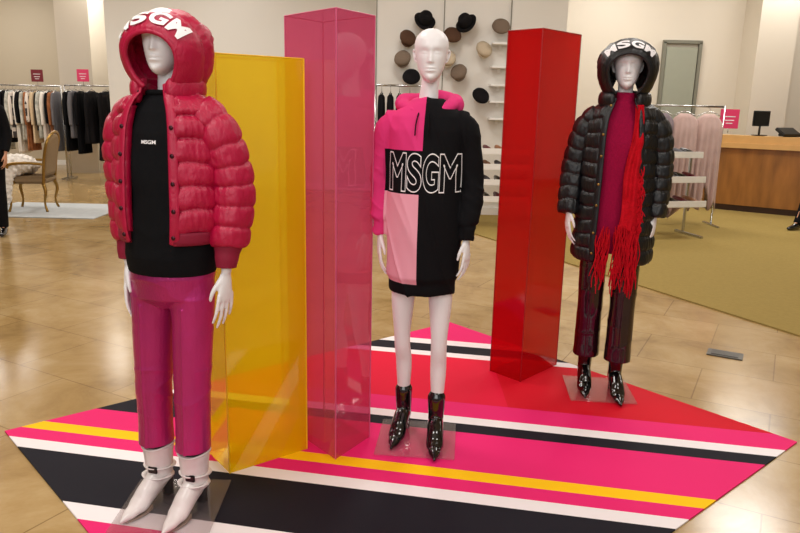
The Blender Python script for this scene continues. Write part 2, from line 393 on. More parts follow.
def puff_torso(tab,seams,gap,amp,na=200,nz=16,inner=.022):
    t=np.array(tab,float)[::-1]
    rows=[]
    for i in range(len(seams)-1):
        for k in range(nz): rows.append((seams[i]+(seams[i+1]-seams[i])*k/nz,k/nz))
    rows.append((seams[-1],0))
    g=G(); O=[]
    for z,u in rows:
        cx,cy,rx,ry=[float(np.interp(z,t[:,0],t[:,k])) for k in (1,2,3,4)]
        ga=gap(z); ro=[];ri=[]
        for j in range(na+1):
            ph=ga+(2*math.pi-2*ga)*j/na
            edge=min(1,min(j,na-j)/5)
            b=amp*puff_prof(u)*(.35+.65*edge)*(1+.3*noise.noise(V((ph*2.2,z*9,3))))+crinkle(ph,z,1-puff_prof(u))*edge
            s,c=math.sin(ph),-math.cos(ph)
            ro.append(V((cx+(rx+b)*s,cy+(ry+b)*c,z-.014*noise.noise(V((ph*1.8,z*3,0)))*edge)))
            ri.append(V((cx+(rx-inner)*s,cy+(ry-inner)*c,z)))
        O.append(ro+ri[::-1])
    g.loft(O,cap=True)
    return g
def puff_sleeve(g,pts,rad,n,amp,nu=80,nz=16,seed=0):
    pts=[V(p) for p in pts]; m=len(pts)
    def cr(t):
        i=min(int(t),m-2); f=t-i
        p0=pts[max(i-1,0)];p1=pts[i];p2=pts[i+1];p3=pts[min(i+2,m-1)]
        return .5*((2*p1)+(p2-p0)*f+(2*p0-5*p1+4*p2-p3)*f*f+(3*p1-p0-3*p2+p3)*f**3)
    K=n*nz; rings=[]; ts=[]; acc=[0]
    tt=[(m-1)*k/400 for k in range(401)]; pp=[cr(t) for t in tt]
    for k in range(400): acc.append(acc[-1]+(pp[k+1]-pp[k]).length)
    for k in range(K+1):
        t=float(np.interp(acc[-1]*k/K,acc,tt)); p=cr(t); tg=(cr(min(t+.05,m-1))-cr(max(t-.05,0))).normalized()
        a=(V((0,-1,0))-tg*V((0,-1,0)).dot(tg)).normalized(); b=tg.cross(a)
        r=float(np.interp(t,range(m),rad)); u=(k%nz)/nz; pf=puff_prof(u); s=acc[-1]*k/K
        ring=[]
        for j in range(nu):
            an=2*math.pi*j/nu; cx,sx=math.cos(an),math.sin(an)
            nn=noise.noise(V((cx*1.3+seed,sx*1.3,s*9)))
            w=.005*noise.noise(V((cx*1.6+seed,sx*1.6,s*7)))+.0040*(1.2-pf)*noise.noise(V((cx*7,sx*7+seed,s*8)))+.0026*noise.noise(V((cx*6,sx*6,s*30+seed)))
            rr=r+amp*pf*(1+.4*nn)+w
            ring.append(p+a*rr*cx+b*rr*sx+tg*(.012*noise.noise(V((cx*1.2,sx*1.2+seed,s*5)))))
        rings.append(ring)
    g.loft(rings)
def hood_fn(c,rx,ry,rz,a0,ribs,amp,yaw=0,tilt=0):
    R=Matrix.Rotation(yaw,3,'Z')@Matrix.Rotation(tilt,3,'X')
    def f(al,be,off=0):
        u=((al-a0)/(math.pi-a0)*ribs)%1.0; bk=min(1,max(0,(al-a0-.5)/.5))
        b=amp*puff_prof(u)+(.002+.005*bk)*noise.noise(V((be*2,al*3,2)))+(.0012+.003*bk)*noise.noise(V((be*8,al*5,5)))
        X=(rx+b+off)*math.sin(al)**.85*math.sin(be); Y=-(ry+b+off)*math.cos(al); cz=math.cos(be)
        Z=(rz+b+off)*math.sin(al)**.85*cz*(1.0 if cz>0 else 1.5)
        if cz<0: X*=1-.10*cz*cz
        return V(c)+R@V((X,Y,Z))
    return f
def make_hood(parent,c,rx,ry,rz,mat,a0=math.radians(38),bmax=math.radians(146),ribs=3,amp=.008,inner=.018,yaw=0,tilt=0):
    f=hood_fn(c,rx,ry,rz,a0,ribs,amp,yaw,tilt); na=64; nb=110; g=G(); R=[]
    for i in range(na+1):
        al=a0+(math.pi*.985-a0)*i/na
        ro=[f(al,-bmax+2*bmax*j/nb) for j in range(nb+1)]
        ri=[f(al,-bmax+2*bmax*j/nb,-inner*(1 if i>0 else .6)) for j in range(nb+1)]
        R.append(ro+ri[::-1])
    g.loft(R,cap=True)
    g.tube([f(a0+.01,-bmax+2*bmax*j/60,-.006) for j in range(61)],[.008]*61,12,res=1)
    return g.obj('hood',mat,parent),f
def text_geo(body,w,h,outline=False,bold=.02,bev=.02,cut=.12):
    cu=bpy.data.curves.new('t','FONT'); cu.body=body; cu.size=1
    if outline: cu.fill_mode='NONE'; cu.bevel_depth=bev; cu.bevel_resolution=1
    cu.offset=bold
    o=bpy.data.objects.new('t',cu); COL.objects.link(o)
    bpy.context.view_layer.update()
    dg=bpy.context.evaluated_depsgraph_get(); me=bpy.data.meshes.new_from_object(o.evaluated_get(dg)); bpy.data.objects.remove(o)
    bm=bmesh.new(); bm.from_mesh(me)
    bmesh.ops.triangulate(bm,faces=bm.faces)
    for _ in range(4):
        ed=[e for e in bm.edges if e.calc_length()>cut]
        if not ed: break
        bmesh.ops.subdivide_edges(bm,edges=ed,cuts=1); bmesh.ops.triangulate(bm,faces=bm.faces)
    xs=[v.co.x for v in bm.verts]; ys=[v.co.y for v in bm.verts]
    x0,x1,y0,y1=min(xs),max(xs),min(ys),max(ys); sx=w/(x1-x0); sy=h/(y1-y0)
    bm.verts.index_update()
    vs=[V(((v.co.x-x0)*sx,(v.co.y-y0)*sy,v.co.z*(sx+sy)/2)) for v in bm.verts]
    fs=[[v.index for v in f.verts] for f in bm.faces]; bm.free(); return vs,fs
def hood_text(parent,f,word,b0,b1,al0,hal):
    g=G(); n=len(word); st=(b1-b0)/n
    for k,ch in enumerate(word):
        vs,fs=text_geo(ch,1,1,bold=.04,cut=.1)
        g.add([f(al0+hal*v.y,b0+st*(k+.05)+st*.9*v.x,.005) for v in vs],fs)
    return g.obj('hood_lettering',white_print,parent,False)
def chest_text(parent,target,word,x0,z0,w,h,outline,name='lettering',bold=.0,bev=.02,mat=None,depth=.002,tight=False):
    me=target.data; bv=BVHTree.FromPolygons([v.co for v in me.vertices],[p.vertices[:] for p in me.polygons])
    if tight:
        vs=[];fs=[]; n=len(word); ww=[1.15 if c=='M' else .92 for c in word]; tot=sum(ww); x=0
        for c,k in zip(word,ww):
            a,b=text_geo(c,w*k/tot*.97,h,outline,bold,bev,cut=.1); m0=len(vs)
            vs+=[p+V((x,0,0)) for p in a]; fs+=[[i+m0 for i in q] for q in b]; x+=w*k/tot
    else: vs,fs=text_geo(word,w,h,outline,bold,bev,cut=.1 if outline else .25)
    out=[]
    for v in vs:
        hit=bv.ray_cast(V((x0+v.x,-1,z0+v.y)),V((0,1,0)))
        y=hit[0].y if hit[0] else -.12
        out.append((x0+v.x,y-depth-v.z,z0+v.y))
    return mk(name,out,fs,mat or white_print,parent,False)
def shear(root,k,x0=0):
    f=lambda z:k*max(0,z)+x0*min(1,max(0,z-.2))
    for o in root.children_recursive:
        if o.type=='MESH':
            if o.location.length>1e-6: o.location.x+=f(o.location.z); continue
            for v in o.data.vertices: v.co.x+=f(v.co.z)

# ================================================================ SETTING
fl=boxo('floor',(0,9,-.05),(26,24,.1),marble(),bev=0); fl['kind']='structure'
def wall(name,x0,x1,y0,y1,mat,z1=4.3):
    o=boxo(name,((x0+x1)/2,(y0+y1)/2,z1/2),(x1-x0,y1-y0,z1),mat,bev=0); o['kind']='structure'; return o
wall('wall_back_west',-12.9,-5.4,17,17.2,beige_wall)
wall('wall_west',-13,-12.8,-3,17,beige_wall)
wall('wall_east',12.8,13,-3,13.3,beige_wall)
wall('wall_center',-5.4,-.45,13.2,17.2,white_panel)
wall('wall_display',-.42,2.3,10.5,17.2,white_panel)
wall('wall_back_east',2.3,12.8,13.2,13.5,wall_paint)
wall('wall_pier_west',-7.25,-6.55,15.2,17,wall_paint)
wall('wall_pier_east',6.05,6.7,12.6,13.2,wall_paint)
ce=boxo('ceiling',(0,9,4.35),(26,24,.1),ceil_m,bev=0); ce['kind']='structure'
for n,(x0,x1,y) in {'baseboard_center':(-5.4,-.45,13.18),'baseboard_display':(-.42,2.3,10.48),'baseboard_east':(2.3,6.05,13.18),'baseboard_west':(-12.8,-7.25,16.98)}.items():
    o=boxo(n,((x0+x1)/2,y,.06),(x1-x0,.03,.12),white_lacq); o['kind']='structure'
tr=G()
for x in (-.41,.55,1.5): tr.box((x,10.49,2.15),(.012,.016,4.2))
o=tr.obj('trim_1',frame_m,None,False); o['kind']='structure'
d=boxo('door_1',(4.98,13.17,1.36),(.56,.05,2.7),door_m); d['kind']='structure'
fr=G()
for x in (4.66,5.30): fr.box((x,13.16,1.4),(.06,.07,2.8),.005)
fr.box((4.98,13.16,2.8),(.70,.07,.06),.005); fr.box((5.18,13.12,1.2),(.02,.05,.12),.004)
o=fr.obj('trim_2',frame_m,None,False); o['kind']='structure'
cg=G(); pts=[(.72,9.24),(2.93,4.87),(5.2,.4),(12.7,.4),(12.7,13.15),(2.35,13.15),(2.35,10.4),(.3,10.4)]
cg.add([V((x,y,.001)) for x,y in pts]+[V((x,y,.012)) for x,y in pts],[tuple(range(8,16))]+[(i,(i+1)%8,(i+1)%8+8,i+8) for i in range(8)])
carpet=cg.obj('area_carpet',M('ochre_carpet',(152,130,74),.95,var=.16,nscale=30,bump=.6,bscale=250),None,False)
tag(carpet,'large ochre olive wall-to-wall carpet beside the stone floor','carpet')
fo=empty('floor_outlet',(2.19,4.45,0),-.5)
g=G().box((0,0,.004),(.22,.14,.008),.003); g.obj('cover_plate',M('outlet_bronze',(84,80,74),.4,metal=.6),fo,False)
g=G().box((0,0,.0095),(.17,.10,.004),.002); g.obj('flap',M('outlet_flap',(60,58,54),.4,metal=.6),fo,False)
tag(fo,'dark metal floor outlet cover set in the stone','floor outlet')
rg=G(); rp=[(-1.891,3.108),(-.193,1.316),(1.979,3.182),(.384,5.019)]
rg.add([V((x,y,.001)) for x,y in rp]+[V((x,y,.007)) for x,y in rp],[(4,5,6,7),(3,2,1,0)]+[(i,(i+1)%4,(i+1)%4+4,i+4) for i in range(4)])
rug=rg.obj('display_rug',rug_mat(),None,False); tag(rug,'hot pink, black, white and yellow diagonal striped display mat','rug')
def column(pts,h,mat,edge,label):
    e=empty('display_column',(sum(p[0] for p in pts)/4,sum(p[1] for p in pts)/4,.008)); c=e.location
    q=[(p[0]-c.x,p[1]-c.y) for p in pts]
    g=G(); g.add([V((x,y,0)) for x,y in q]+[V((x,y,h)) for x,y in q],[(0,1,2,3),(4,5,6,7)]+[(i,(i+1)%4,(i+1)%4+4,i+4) for i in range(4)])
    g.obj('panel_body',mat,e,False)
    g=G()
    for i in range(4):
        a=V((q[i][0],q[i][1],.0));b=a+V((0,0,h)); g.cyl(a,b,.003,n=8)
        n=V((q[(i+1)%4][0],q[(i+1)%4][1],h)); g.cyl(b,n,.0025,n=8)
    g.obj('edge_trim',edge,e,False)
    tag(e,label,'display column'); return e
column([(-.718,2.756),(-.415,2.993),(-.555,3.173),(-.858,2.936)],1.75,yellow_ac,M('yellow_edge',(244,200,30),.3),'translucent yellow acrylic prism column on the striped mat')
column([(-.273,2.90),(-.13,3.13),(-.382,3.41),(-.525,3.20)],1.94,pink_ac,M('pink_edge',(206,90,132),.3),'tall translucent pink acrylic prism column on the striped mat')
column([(.724,3.875),(.998,4.169),(.840,4.334),(.566,4.04)],1.985,red_ac,M('red_edge',(160,12,20),.3),'tall translucent red acrylic prism column on the mat')

# ================================================================ MANNEQUINS
def base_plate(root,cx,cy,w,rot,post=None):
    g=G().box((0,0,.006),(w,w,.008),.002,rot=Matrix.Rotation(rot,3,'Z'))
    for v in g.v: v.x+=cx; v.y+=cy
    b=g.obj('base_plate',glass_plate,root,False)
    if post:
        p=G().cyl((post[0],post[1],.01),(post[0],post[1],.26),.006,n=10); p.cyl((post[0],post[1],.01),(post[0],post[1],.025),.02,n=16); p.obj('support_rod',steel,b)

# ---------- mannequin 1 : crimson puffer
RL=math.radians(-16)
m1=empty('mannequin',(-.875,2.51,.010),RL)
feet=[(-.085,.0,-.05),(.085,-.01,.05)]
armsL=[((.165,0,1.50),(.225,.03,1.27),(.232,-.02,.985)),((-.165,0,1.50),(-.192,.02,1.27),(-.172,-.02,.985))]
g,h=body_geo(armsL,feet,(0,-.01,1.760),yaw=math.radians(8),hs=.97,handdir=[(.06,-.10,-1),(-.03,-.10,-1)],curl=.5,hand=1.08,leg=.85)
fuse(g,'body',mannequin_white,m1,.0042,3,extra=h)
def trousers(root,feet,hem,rw,rk,rh,mat,top=1.04,seed=0,wr=1.0):
    g=G(); g.rings([(.83,0,0,.06,.06),(.87,0,0,.15,.105),(.95,0,0,.162,.12),(top,0,0,.150,.11)],40,4)
    for x,y,_ in feet:
        sg=1 if x>0 else -1
        g.tube([(sg*.082,0,.97),(sg*.083,0,.86),(x*.4+sg*.052,0,.72),(x*.7+sg*.026,y*.4,.50),(x*.9+sg*.009,y*.8+.008,.36),(x,y+.012,hem)],[.078,.082,rw,rk,(rk+rh)/2,rh],28,dome=False)
    def dsp(p):
        a=noise.noise(V((p.x*5+seed,p.y*5,p.z*2.2)))*.004
        b=(1-abs(noise.noise(V((p.x*5+seed,p.y*5,p.z*11)))))**7*.0035*wr*(1 if .40<p.z<.60 or p.z>.80 else .4)
        sd=p.x-(.088 if p.x>0 else -.088)
        cr=.0045*math.exp(-(sd/.005)**2) if p.y<0 and p.z<.84 else 0
        return (a+b-.002)*min(1,max(0,(p.z-hem)*14))+cr
    return fuse(g,'trousers',mat,root,.0042,1,dsp)
trousers(m1,feet,.258,.076,.069,.068,plum_trouser,1.04,1,1.0)
for x,y,r in feet: boot(m1,x,y,r-.06,.242,.061,white_leather,M('boot_heel',(60,54,54),.4),loose=True,ra=.049)
g=G(); g.rings([(.965,0,.0,.164,.126),(.985,0,0,.168,.131),(1.03,0,0,.176,.139),(1.15,0,0,.170,.132),(1.35,0,0,.172,.126),(1.46,0,0,.174,.116),(1.53,0,0,.15,.095),(1.575,0,0,.09,.075),(1.60,0,.0,.066,.066)],48,4)
sw=fuse(g,'sweatshirt',black_knit,m1,.005,2,lambda p:(.006*(1-abs(noise.noise(V((p.x*5,p.y*5,p.z*9)))))**2-.004+.004*noise.noise(p*10))*min(1,max(0,(p.z-.99)*12)))
g=G(); g.tube([(.068*math.sin(t*math.pi/12),-.068*math.cos(t*math.pi/12),1.595) for t in range(25)],[.009]*25,8,res=1); g.obj('neck_rib',black_rib,sw)
chest_text(sw,sw,'MSGM',-.030,1.425,.056,.013,False,bold=.03,depth=.002)
tab=[(1.64,0,.01,.098,.095),(1.60,0,.01,.105,.10),(1.575,0,.0,.135,.11),(1.54,0,0,.165,.125),(1.48,0,0,.185,.138),(1.38,0,0,.195,.148),(1.2,0,0,.20,.155),(1.12,0,0,.192,.150),(1.085,0,0,.178,.14)]
jk=puff_torso(tab,[1.64,1.585,1.52,1.445,1.365,1.285,1.205,1.122],lambda z:math.radians(27 if z<1.55 else 34),.014)
for sg in (1,-1):
    sh,el,wr=armsL[0 if sg>0 else 1]
    puff_sleeve(jk,[(sg*.11,0,1.535),(sg*.18,.01,1.46),(el[0],el[1],1.28),(wr[0],wr[1]+.015,1.07)],[.060,.072,.073,.060],7,.009,seed=sg*3+5)
jacket=jk.obj('jacket',red_nylon,m1)
g=G(); R=[]
for z in (1.128,1.118,1.095,1.082):
    rx=.186 if z>1.09 else .178; ry=.146 if z>1.09 else .140; ga=math.radians(29); n=60
    ro=[V(((rx+.010)*math.sin(ga+(2*math.pi-2*ga)*j/n),-(ry+.010)*math.cos(ga+(2*math.pi-2*ga)*j/n),z)) for j in range(n+1)]
    ri=[V(((rx-.010)*math.sin(ga+(2*math.pi-2*ga)*j/n),-(ry-.010)*math.cos(ga+(2*math.pi-2*ga)*j/n),z)) for j in range(n+1)]
    R.append(ro+ri[::-1])
g.loft(R); g.obj('hem_rib',red_rib,jacket)
for sg in (1,-1):
    _,el,wr=armsL[0 if sg>0 else 1]
    g=G().tube([(wr[0],wr[1]+.012,1.075),(wr[0],wr[1]+.004,1.040),(wr[0],wr[1],.998)],[.052,.043,.036],20,dome=False); g.obj('cuff',red_rib,jacket)
def placket(parent,tab,ang,z0,z1,mat,out=.006,w=.017):
    t=np.array(tab[::-1],float); P=[]
    for k in range(24):
        z=z0+(z1-z0)*k/23; cx,cy,rx,ry=[float(np.interp(z,t[:,0],t[:,i])) for i in (1,2,3,4)]
        a=ang(z); P.append(V((cx+(rx+out)*math.sin(a),cy-(ry+out)*math.cos(a),z)))
    g=G().tube(P,[(w,.006)]*24,12,side=(1,.4 if ang(1.3)>0 else -.4,0),res=1); g.obj('placket',mat,parent)
    return P
def snaps(parent,P,n,mat,r=.008):
    g=G().ell((0,0,0),(r,.004,r),12,8); so=None
    for k in range(n):
        q=P[int(1+(len(P)-3)*k/(n-1))]
        if so is None: so=g.obj('snap',mat,parent); o=so
        else: o=so.copy(); COL.objects.link(o); o.parent=parent
        o.location=q+V((0,-.008,0))
P1=placket(jacket,tab,lambda z:math.radians(30),1.09,1.62,red_nylon); P2=placket(jacket,tab,lambda z:-math.radians(30),1.09,1.62,red_nylon)
snap_m=M('snap_gunmetal',(70,30,40),.3,metal=.7)
snaps(jacket,P1,6,snap_m,.008); snaps(jacket,P2,6,snap_m,.008)
def collar(parent,mat,r,z,a0=34):
    g=G()
    for sg in (1,-1):
        pts=[]
        for k in range(10):
            a=math.radians(a0+k*14)*sg; pts.append(V((r*math.sin(a),.005-r*math.cos(a),z-.02*(1-k/9))))
        g.tube(pts,[(.020,.042)]*10,14,res=2)
    return g.obj('collar',mat,parent)
collar(jacket,red_nylon,.108,1.62,38)
hd,hf=make_hood(jacket,(.005,.0,1.740),.142,.150,.122,red_nylon,yaw=math.radians(4),tilt=math.radians(15))
hood_text(jacket,hf,'MSGM',math.radians(-62),math.radians(62),math.radians(48),math.radians(25))
base_plate(m1,.0,-.02,.38,.30,(.02,.14))
shear(m1,.016,.035)
tag(m1,'white mannequin in crimson hooded puffer, magenta trousers and white boots','mannequin')

# ---------- mannequin 2 : colour-block hoodie dress
m2=empty('mannequin',(.10,3.11,.010),math.radians(-12))
feet=[(-.085,.05,-.05),(.09,-.01,.15)]
arms2=[((.165,0,1.49),(.208,.02,1.24),(.198,-.03,1.01)),((-.165,0,1.49),(-.202,.02,1.24),(-.195,-.02,1.01))]
g,h=body_geo(arms2,feet,(.01,-.01,1.775),yaw=math.radians(8),hs=.98,handdir=[(.1,-.15,-1),(-.05,-.15,-1)],curl=.8,hand=1.0,leg=.95)
fuse(g,'body',mannequin_white,m2,.0042,3,extra=h)
for x,y,r in feet: boot(m2,x,y,r,.225,.043,patent,ra=.037)
g=G(); g.rings([(.745,0,0,.146,.115),(.76,0,0,.150,.12),(.80,0,0,.153,.122),(.825,0,0,.166,.135),(1.0,0,0,.168,.137),(1.2,0,0,.162,.130),(1.38,0,0,.166,.126),(1.47,0,0,.174,.114),(1.525,0,0,.165,.095),(1.555,0,.0,.125,.080),(1.58,0,.005,.09,.072),(1.60,0,.01,.068,.062)],48,4)
for sg in (1,-1):
    sh,el,wr=arms2[0 if sg>0 else 1]
    g.tube([(sg*.12,0,1.50),(sg*.168,.003,1.468),(sg*.190,.012,1.36),el,(wr[0],wr[1]+.01,1.09),(wr[0],wr[1]+.005,1.058),(wr[0],wr[1],1.00)],[.055,.060,.054,.050,.047,.035,.032],24,dome=False)
def fold(p):
    s=abs(p.x)>.18
    if s: return .005*noise.noise(V((p.x*8,p.y*8,p.z*10+p.y*14)))+.007*(1-abs(noise.noise(V((p.x*6,p.y*6,p.z*14+p.x*10)))))**5*(1 if p.z<1.3 else .4)
    return .006*noise.noise(V((p.x*6+p.z*5,p.y*6,p.z*4)))+.009*(1-abs(noise.noise(V((p.x*4,p.y*4,p.z*4+p.x*9)))))**6
dress=fuse(g,'hoodie_dress',dress_mat(),m2,.005,4,fold)
hot_j=M('hot_pink_jersey',(222,58,124),.85,var=.08)
g=G(); R=[]
for k in range(49):
    a=2*math.pi*k/48; bk=(.5-.5*math.cos(a)); bk2=bk**.7
    c=V(((.058+.050*bk2)*math.sin(a)*1.2,.010-(.076+.022*bk)*math.cos(a),1.540+.062*bk2))
    w=.012+.030*bk2; hgt=.017+.018*bk2; o=V((math.sin(a),-math.cos(a),.4)).normalized(); up=V((-math.sin(a)*.6,math.cos(a)*.6,1)).normalized()
    R.append([c+o*(w*math.cos(t*math.pi/8))+up*(hgt*math.sin(t*math.pi/8)) for t in range(16)])
g.loft(R,cap=False)
g.tube([(-.130,.03,1.575),(-.105,.10,1.585),(0,.130,1.580),(.105,.10,1.585),(.130,.03,1.575)],[(.020,.030),(.034,.042),(.040,.046),(.034,.042),(.020,.030)],16)
fuse(g,'hood',hot_j,dress,.0045,4,lambda p:.009*noise.noise(V((p.x*16,p.y*16,p.z*14))))
for sg in (-1,1): G().tube([(sg*.022,-.090,1.540),(sg*.026,-.105,1.515),(sg*.028,-.120,1.485),(sg*.028,-.130,1.45)],[.003]*4,8,res=4).obj('drawstring',black_rib,dress)
chest_text(dress,dress,'MSGM',-.148,1.208,.315,.168,True,bold=.03,bev=.013,depth=.001,tight=True)
base_plate(m2,0,0,.37,.12,None)
shear(m2,.003)
tag(m2,'white bald mannequin in pink and black colour-block hoodie dress','mannequin')

# ---------- mannequin 3 : long black puffer
m3=empty('mannequin',(1.155,3.77,.010),math.radians(-14))
feet=[(-.085,.04,.05),(.085,-.02,.15)]
arms3=[((.165,0,1.52),(.206,.02,1.27),(.205,-.03,1.03)),((-.165,0,1.52),(-.225,.02,1.27),(-.240,-.05,1.05))]
g,h=body_geo(arms3,feet,(0,-.015,1.785),yaw=0,hs=.98,handdir=[(.0,-.12,-1),(-.05,-.12,-1)],curl=.9,hand=1.05,leg=.85)
fuse(g,'body',mannequin_white,m3,.0045,3,extra=h)
trousers(m3,feet,.20,.074,.069,.074,vinyl,1.0,5,1.0)
for x,y,r in feet: boot(m3,x,y,r,.23,.040,patent,ra=.038)
g=G(); g.rings([(.82,0,0,.155,.12),(.86,0,0,.165,.128),(1.0,0,0,.165,.128),(1.2,0,0,.155,.12),(1.4,0,0,.165,.12),(1.5,0,0,.155,.10),(1.57,0,0,.09,.075),(1.62,0,.005,.056,.056),(1.660,0,.005,.052,.052)],44,4)
sweater=fuse(g,'sweater',crimson_knit,m3,.006,3,lambda p:.005*noise.noise(V((p.x*14,p.y*14,p.z*5))))
tab3=[(1.66,0,.01,.105,.10),(1.61,0,.01,.115,.105),(1.58,0,0,.145,.12),(1.53,0,0,.172,.135),(1.45,0,0,.185,.145),(1.3,0,0,.19,.150),(1.1,0,0,.195,.156),(.9,0,0,.206,.163),(.78,0,0,.204,.160)]
jk=puff_torso(tab3,[1.66,1.60,1.525,1.45,1.375,1.30,1.225,1.15,1.075,1.0,.925,.85,.775],lambda z:math.radians(29 if z<1.5 else 30),.011)
for sg in (1,-1):
    sh,el,wr=arms3[0 if sg>0 else 1]
    puff_sleeve(jk,[(sg*.11,0,1.55),(sg*.175,.01,1.47),(el[0],el[1],1.28),(wr[0],wr[1]+.01,1.02)],[.060,.068,.065,.052],8,.008,seed=sg*4+9)
coat=jk.obj('puffer_coat',black_nylon,m3)
Q1=placket(coat,tab3,lambda z:math.radians(30),.79,1.63,black_nylon); Q2=placket(coat,tab3,lambda z:-math.radians(30),.79,1.63,black_nylon)
snaps(coat,Q2,7,brass,.007)
collar(coat,black_nylon,.115,1.635,36)
hd,hf=make_hood(coat,(0,-.01,1.792),.148,.150,.132,black_nylon,tilt=math.radians(15),a0=math.radians(41))
hood_text(coat,hf,'MSGM',math.radians(-56),math.radians(56),math.radians(51),math.radians(22))
g=G(); rnd=random.Random(3)
def scarf_panel(cols,z0,z1,y0,y1):
    R=[]
    for k in range(70):
        t=k/69; z=z0+(z1-z0)*t; y=y0+(y1-y0)*min(1,t*1.6); r=[]
        xa=float(np.interp(t,[0,.3,1],[c[0] for c in cols])); xb=float(np.interp(t,[0,.3,1],[c[1] for c in cols]))
        for j in range(31):
            u=j/30; r.append(V((xa+(xb-xa)*u+.008*math.sin(t*9),y+.007*math.sin(u*13+t*4)-.014*math.sin(u*math.pi)+.012*noise.noise(V((u*3,t*9,1))),z-.012*math.sin(u*9)*t)))
        R.append(r+[p+V((0,.014,0)) for p in r[::-1]])
    g.loft(R)
scarf_panel([(.050,.092),(.042,.108),(.010,.118)],1.60,.95,-.10,-.162)
scarf=g.obj('fringed_scarf',scarf_red,m3)
g=G()
def strand(p,ln,amp=.009):
    ph=rnd.random()*6; dx=rnd.uniform(-.022,.022)
    pts=[p+V((dx*k/5+amp*math.sin(ph+k*1.3),amp*.6*math.cos(ph+k*1.7),-ln*k/5)) for k in range(6)]
    g.tube(pts,[.0029,.0031,.0030,.0029,.0028,.0022],6,res=3)
for k in range(84): strand(V((rnd.uniform(.005,.122),-.170+rnd.uniform(-.018,.012),.97+rnd.uniform(-.03,.02))),rnd.uniform(.20,.36))
for k in range(26): strand(V((rnd.uniform(-.085,-.02),-.170+rnd.uniform(-.014,.012),.95+rnd.uniform(-.06,.03))),rnd.uniform(.18,.28))
for k in range(26):
    t=rnd.random(); strand(V((.108+.008*t,-.158-.014*t,1.30-.3*t)),rnd.uniform(.08,.15))
fr=g.obj('fringe',scarf_red,scarf); fr['kind']='stuff'
base_plate(m3,0,.0,.36,.15,None)
tag(m3,'white mannequin in long black hooded puffer with red fringed scarf','mannequin')

# ================================================================ PEOPLE at the edges
def person(loc,rot,feet,label,lower=black_knit):
    r=empty('person',loc,rot)
    arms=[((.17,0,1.42),(.22,.02,1.17),(.20,-.05,.95)),((-.17,0,1.42),(-.22,.02,1.17),(-.20,-.05,.95))]
    g,h=body_geo(arms,feet,(0,-.01,1.70),hs=.98,handdir=[(0,-.15,-1),(0,-.15,-1)])
    fuse(g,'body',skin_m,r,.006,2,extra=h)
    g=G(); g.rings([(.84,0,0,.18,.13),(.95,0,0,.185,.14),(1.2,0,0,.165,.125),(1.4,0,0,.18,.125),(1.5,0,0,.165,.11),(1.57,0,.01,.09,.075)],32,3)
    for (sh,el,wr) in arms: g.tube([V(sh)+V((-.04*(1 if sh[0]>0 else -1),0,.02)),V(sh),el,V(wr)+V((0,0,.02))],[.06,.062,.052,.042],16,dome=False)
    fuse(g,'jacket',lower,r,.008,3)
    g=G(); g.rings([(.78,0,0,.06,.06),(.83,0,0,.15,.11),(.93,0,0,.17,.12)],32,3)
    for x,y,_ in feet:
        sg=1 if x>0 else -1
        g.tube([(sg*.09,0,.88),(x*.7+sg*.028,y*.4-.006,.50),(x,y+.018,.09)],[.09,.065,.052],18,dome=False)
    fuse(g,'trousers',lower,r,.008,3)
    for x,y,a in feet:
        g=G(); g.tube([(x,y+.06,.05),(x,y,.055),(x,y-.08,.04),(x,y-.17,.03)],[(.034,.045),(.038,.05),(.042,.035),(.026,.022)],16,side=(1,0,0))
        for v in g.v: v.z=max(.002,v.z)
        fuse(g,'shoe',patent,r,.006,2)
    g=G(); g.ell((0,.022,1.73),(.082,.092,.098),24,14); g.tube([(0,.07,1.74),(0,.085,1.64),(0,.07,1.54)],[(.07,.04),(.075,.035),(.05,.02)],14,side=(1,0,0))
    fuse(g,'hair',hair_m,r,.006,2)
    tag(r,label,'person'); return r
person((-4.74,8.04,0),math.radians(20),[(-.1,.03,0),(.1,-.03,0)],'person in black jacket, black trousers and black shoes standing')
person((5.82,9.70,.012),math.radians(-60),[(-.12,-.30,0),(.1,.12,0)],'person in black trousers and black shoes stepping forward')

